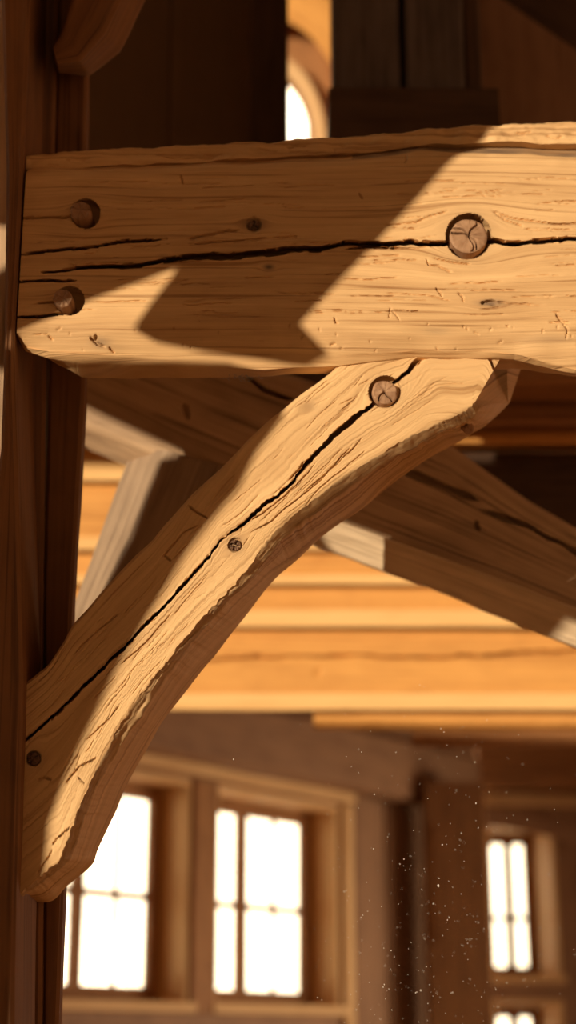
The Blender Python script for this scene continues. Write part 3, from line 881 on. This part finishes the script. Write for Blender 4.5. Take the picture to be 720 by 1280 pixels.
def cat(Lx, vals, x):
    """smooth interpolation (Catmull-Rom style)"""
    m = np.gradient(vals, Lx)
    i = np.clip(np.searchsorted(Lx, x)-1, 0, len(Lx)-2)
    h = Lx[i+1]-Lx[i]; t = (x-Lx[i])/h
    return ((2*t**3-3*t**2+1)*vals[i]+(t**3-2*t**2+t)*h*m[i]+(-2*t**3+3*t**2)*vals[i+1]+(t**3-t**2)*h*m[i+1])
def curve(k):
    return np.stack([cat(Ls, st[:, k, 0], uu), cat(Ls, st[:, k, 1], uu)], -1)
E, A, B, Sf = [curve(k) for k in range(4)]
YF, YBk = 2.535, 2.715
jag = vnoise(uu*0.22, uu*0, 61)*1.5+vnoise(uu*0.6, uu*0, 62)*0.8
A = A+jag[:, None]*np.array([0.5, 0.6]); B = B+(vnoise(uu*0.12, uu*0, 63)*1.6+vnoise(uu*0.5, uu*0, 64)*0.7)[:, None]*np.array([0.5, 0.6])
E = E+(vnoise(uu*0.03, uu*0, 65)*2.0)[:, None]*np.array([0.6, 0.6])
rows = []
nr = 150
# extrados side (top of the brace), from back to front
Eb = E+np.array([3.0, 6.0])
# back edge shifted in perspective so the end grain shows at the right
endw = np.clip((uu-(Ls[-3]))/(Ls[-1]-Ls[-3]), 0, 1)
Eb = Eb+np.stack([endw*20, endw*4], -1)
rows.append((Eb, YBk, 0)); rows.append(((E+Eb)/2, 2.62, 0)); rows.append((E+0.3, 2.55, 0)); rows.append((E, 2.541, 0))
cpth = np.array([(14, 940), (26, 929), (70, 891), (130, 834), (200, 764), (240, 719), (262, 693), (275, 675), (292, 663), (306, 652), (330, 632), (357, 611), (377, 588), (410, 553), (450, 517), (470, 503), (482, 490), (496, 477), (507, 468), (516, 457), (527, 444), (545, 425)], float)
tq = np.linspace(0.02, 0.98, 240)
LX = E[None]+(A-E)[None]*tq[:, None, None]
dd_, _t = seg_dist(LX[..., 0], LX[..., 1], cpth)
tC = tq[np.argmin(dd_, axis=0)]
tC = np.clip(tC, 0.12, 0.88)
tC = np.convolve(np.pad(tC, 4, mode='edge'), np.ones(9)/9, 'valid')
tC = tC+(vnoise(uu*0.04, uu*0, 205)*1.6+vnoise(uu*0.13, uu*0, 206)*0.7)/np.linalg.norm(A-E, axis=1)
kc = 70
for k in range(nr+1):
    t = tC*k/kc if k <= kc else tC+(1-tC)*(k-kc)/(nr-kc)
    rows.append((E+(A-E)*(0.004+0.992*np.asarray(t))[:, None], YF+0.004*max(0, 1-k/3.0), 1))
for k in range(1, 13):
    t = k/12
    rows.append((A+(B-A)*t, YF+0.016*t, 2))
for k in range(1, 20):
    t = k/19
    rows.append((B+(Sf-B)*t, YF+0.016+(YBk-YF-0.016)*t, 3))
PX = np.stack([r[0][:, 0] for r in rows]); PY = np.stack([r[0][:, 1] for r in rows])
YY = np.stack([np.full(nc, r[1]) for r in rows]); kd = np.array([r[2] for r in rows])[:, None]*np.ones(PX.shape)
V = Pn(PX, PY, YY)
# along / across coordinates in metres
midl = np.concatenate([[0], np.cumsum(np.linalg.norm(np.diff((V[5]+V[4+nr])/2, axis=0), axis=1))])
Ub = np.tile(midl, (len(rows), 1))
# across: signed distance from the spine
mid = (V[5]+V[4+nr])/2
widv = np.linalg.norm(V[4+nr]-V[5], axis=1)
tt = np.zeros(len(rows)); tt[4:5+nr] = np.linspace(0, 1, nr+1); tt[5+nr:] = 1+np.linspace(0.02, 0.9, len(rows)-5-nr)
ACR = (tt[:, None]-0.5)*np.minimum(widv, 0.24)[None, :]
def kpx(px, py, rpx, an):
    d = np.hypot(PX[4:5+nr]-px, PY[4:5+nr]-py); i, j = np.unravel_index(np.argmin(d), d.shape)
    return (Ub[4+i, j], ACR[4+i, j], rpx/F*2.6, an)
bkn = [kpx(482, 490, 20, 1.5), kpx(294, 681, 11, 1.8), kpx(41, 948, 9, 1.8), kpx(385, 508, 7, 2)]
G = knot_warp(Ub, ACR, bkn)
fm = kd == 1
specs = [([(500, 474), (518, 462), (535, 444)], 1.6, 0.008), ([(225, 737), (250, 706), (262, 692)], 1.4, 0.01),
         ([(300, 668), (305, 655), (330, 640), (360, 617), (395, 578)], 1.2, 0.006), ([(360, 600), (372, 588), (380, 575)], 1.6, 0.008),
         ([(310, 668), (340, 650), (365, 630), (400, 600), (440, 555)], 1.2, 0.006), ([(380, 614), (420, 580), (455, 545)], 1.0, 0.005), ([(375, 640), (400, 610), (460, 560)], 0.9, 0.004),
         ([(80, 980), (100, 960), (122, 945)], 1.2, 0.006), ([(64, 1056), (76, 1045), (88, 1034)], 1.4, 0.007), ([(98, 972), (106, 980)], 0.8, 0.004), ([(106, 925), (130, 905), (152, 880)], 1.2, 0.005),
         ([(150, 832), (185, 800), (215, 765)], 1.0, 0.005), ([(235, 632), (245, 640), (260, 648)], 1.6, 0.006), ([(45, 1095), (60, 1075), (66, 1060)], 1.2, 0.004), ([(44, 976), (56, 972), (66, 975)], 1.2, 0.005),
         ([(90, 820), (120, 790), (150, 765)], 1.0, 0.004), ([(200, 700), (230, 665), (250, 655)], 1.2, 0.005), ([(205, 695), (214, 702)], 2.0, 0.005)]
for _ in range(95):
    i = rr.randint(6, nr-4); j = rr.randint(8, nc-70); n_ = rr.randint(10, 55)
    pts = [(PX[4+i, j+q], PY[4+i, j+q]) for q in (0, n_//2, n_)]
    di = rr.uniform(-3, 3)
    pts = [(a, b+di*k) for k, (a, b) in enumerate(pts)]
    specs.append((pts, rr.uniform(0.3, 0.8), rr.uniform(0.001, 0.0028)))
D = np.zeros(PX.shape)
D = cracks(PX, PY, specs, D)*fm
cr_x = PX[4+kc]; cr_y = PY[4+kc]
wC = np.interp(cr_x, [20, 30, 70, 130, 200, 240, 262, 276, 283, 292, 330, 352, 362, 400, 440, 455, 466, 500, 512, 535], [2.6, 3.2, 3.4, 4.2, 4.6, 4.2, 3.6, 1.5, 0.2, 2.6, 4.2, 4.6, 3.2, 5.8, 6.2, 4.4, 3.5, 4.2, 5.5, 3.5])
wC = 0.72*wC*(1+0.25*vnoise(uu*0.06, uu*0, 207)+0.15*vnoise(uu*0.2, uu*0, 208))
dC = np.hypot(PX-cr_x, PY-cr_y)
k_ = np.clip((wC[None, :]/2+0.8-dC*0.85)/1.3, 0, 1)*np.clip(wC[None, :]/1.5, 0, 1)
D = np.maximum(D, 0.08*k_*fm)
for (cx, cy, r, dep) in ((481, 490, 19.5, 0.024), (294, 681, 8.5, 0.006), (42, 948, 8.5, 0.01)):
    d = np.hypot(PX-cx, PY-cy)
    D = np.where(fm & (d < r+0.8), np.maximum(D, dep*np.clip(r+0.8-d, 0, 1)), D)
rel = vnoise(Ub*6, G*200, 71)*0.00028+vnoise(Ub*9, G*480, 72)*0.0004+vnoise(Ub*7, ACR*16, 73)*0.0020
# adze facets across the face edge
V[..., 1] += np.where(fm, rel, 0)+D
V[..., 2] += D*np.interp(PY, [440, 1100], [0.44, 0.10])
V[..., 0] -= D*(PX-360)/F*-1.0
ch = kd >= 2
hw = vnoise(Ub*34, ACR*30, 74)*0.0030+vnoise(Ub*90, ACR*90, 75)*0.0012
V[..., 1] += np.where(ch, hw, 0)
V[..., 2] += np.where(kd == 3, vnoise(Ub*22, ACR*40, 76)*0.0022, 0)
stain = np.zeros(PX.shape)
for (cx, cy, rx, ry, s) in ((481, 490, 24, 22, 0.25), (294, 681, 13, 13, 0.35), (386, 508, 14, 9, 0.2), (45, 948, 14, 14, 0.25), (350, 500, 8, 8, 0.1)):
    q = ((PX-cx)/rx)**2+((PY-cy)/ry)**2
    stain = np.maximum(stain, s*np.exp(-q*1.3))
stain = np.where(kd == 2, 0.22+0.25*np.clip(vnoise(Ub*50, ACR*140, 77), 0, 1), stain)
gcb = np.stack([Ub, G, np.full_like(Ub, 7.7)], -1)
br = grid_mesh('curved_brace', V, M['oak_brace'], gc=gcb, stain=stain, angle=50)
tag(br, 'big curved honey coloured knee brace between the left post and the main beam', 'brace')
disc('peg', 481, 490, 17, YF, 0.001, M['peg'], br, rad_cr=2, seed=3)
disc('knot', 294, 681, 7.6, YF, -0.0005, M['knot'], br, rad_cr=4, seed=9)
disc('knot', 42, 948, 7.6, YF, 0.001, M['knot'], br, seed=12)
disc('peg', 583, 533, 7.5, 2.60, 0.012, M['peg'], br, seed=14, normal=(0.35, -0.6, -0.75))

# ------------------------------------------------------------------ cobweb tufts under the beam and floating dust
def tuft(cx, cy, Y, n, sx, sy, name, label):
    bm = bmesh.new()
    r_ = random.Random(int(cx))
    for _ in range(n):
        p = P(cx+r_.gauss(0, sx), cy+r_.gauss(0, sy), Y+r_.uniform(-0.01, 0.01))
        d = Vector((r_.gauss(0, 1), r_.gauss(0, 0.4), r_.gauss(0, 0.7))).normalized()*r_.uniform(0.002, 0.009)
        s = d.cross(Vector((r_.random(), r_.random(), r_.random()))).normalized()*0.0004
        u2 = d.cross(s).normalized()*0.0004
        a = [bm.verts.new(p+q) for q in (s, u2, -s, -u2)]; b = [bm.verts.new(p+d+q) for q in (s, u2, -s, -u2)]
        for i in range(4):
            j = (i+1) % 4; bm.faces.new([a[i], a[j], b[j], b[i]])
        bm.faces.new(a[::-1]); bm.faces.new(b)
    me = bpy.data.meshes.new(name); bm.to_mesh(me); bm.free(); me.materials.append(M['web'])
    o = bpy.data.objects.new(name, me); COL.objects.link(o); tag(o, label, 'cobweb', kind='stuff')
tuft(303, 472, 2.57, 60, 9, 2.0, 'cobweb', 'pale dusty cobweb tuft hanging under the lower edge of the main beam')

bm = bmesh.new()
r_ = random.Random(5)
def fleck(px, py, Y, r):
    bmesh.ops.create_icosphere(bm, subdivisions=1, radius=r, matrix=Matrix.Translation(P(px, py, Y)) @ Matrix.Diagonal((1, 1, r_.uniform(0.8, 1.6), 1)))
for px, py, s in ((548, 1107, 3.0), (595, 1004, 1.6), (468, 993, 1.5), (553, 1056, 1.6), (489, 1188, 1.4), (479, 1234, 1.6), (517, 1038, 1.2), (467, 1061, 1.4), (500, 1080, 1.4), (505, 1074, 1.2), (602, 1246, 1.4), (693, 1012, 1.5), (549, 1098, 1.5), (526, 1238, 1.4), (462, 1228, 1.2), (452, 940, 1.0), (292, 949, 1.4), (477, 1133, 1.2)):
    fleck(px, py, 2.62+r_.uniform(-0.1, 0.15), s/F*2.6*0.5)
for _ in range(420):
    px = r_.gauss(545, 85); py = 1280-abs(r_.gauss(0, 150)) if r_.random() < 0.6 else r_.uniform(890, 1280)
    if px < 375 or px > 730: continue
    fleck(px, py, r_.uniform(2.3, 3.3), r_.uniform(0.22, 0.6)/F*2.6)
me = bpy.data.meshes.new('dust'); bm.to_mesh(me); bm.free(); me.materials.append(M['dust'])
o = bpy.data.objects.new('floating_dust', me); COL.objects.link(o)
tag(o, 'tiny pale dust flecks floating in sunlight in front of the dark wall', 'dust', kind='stuff')
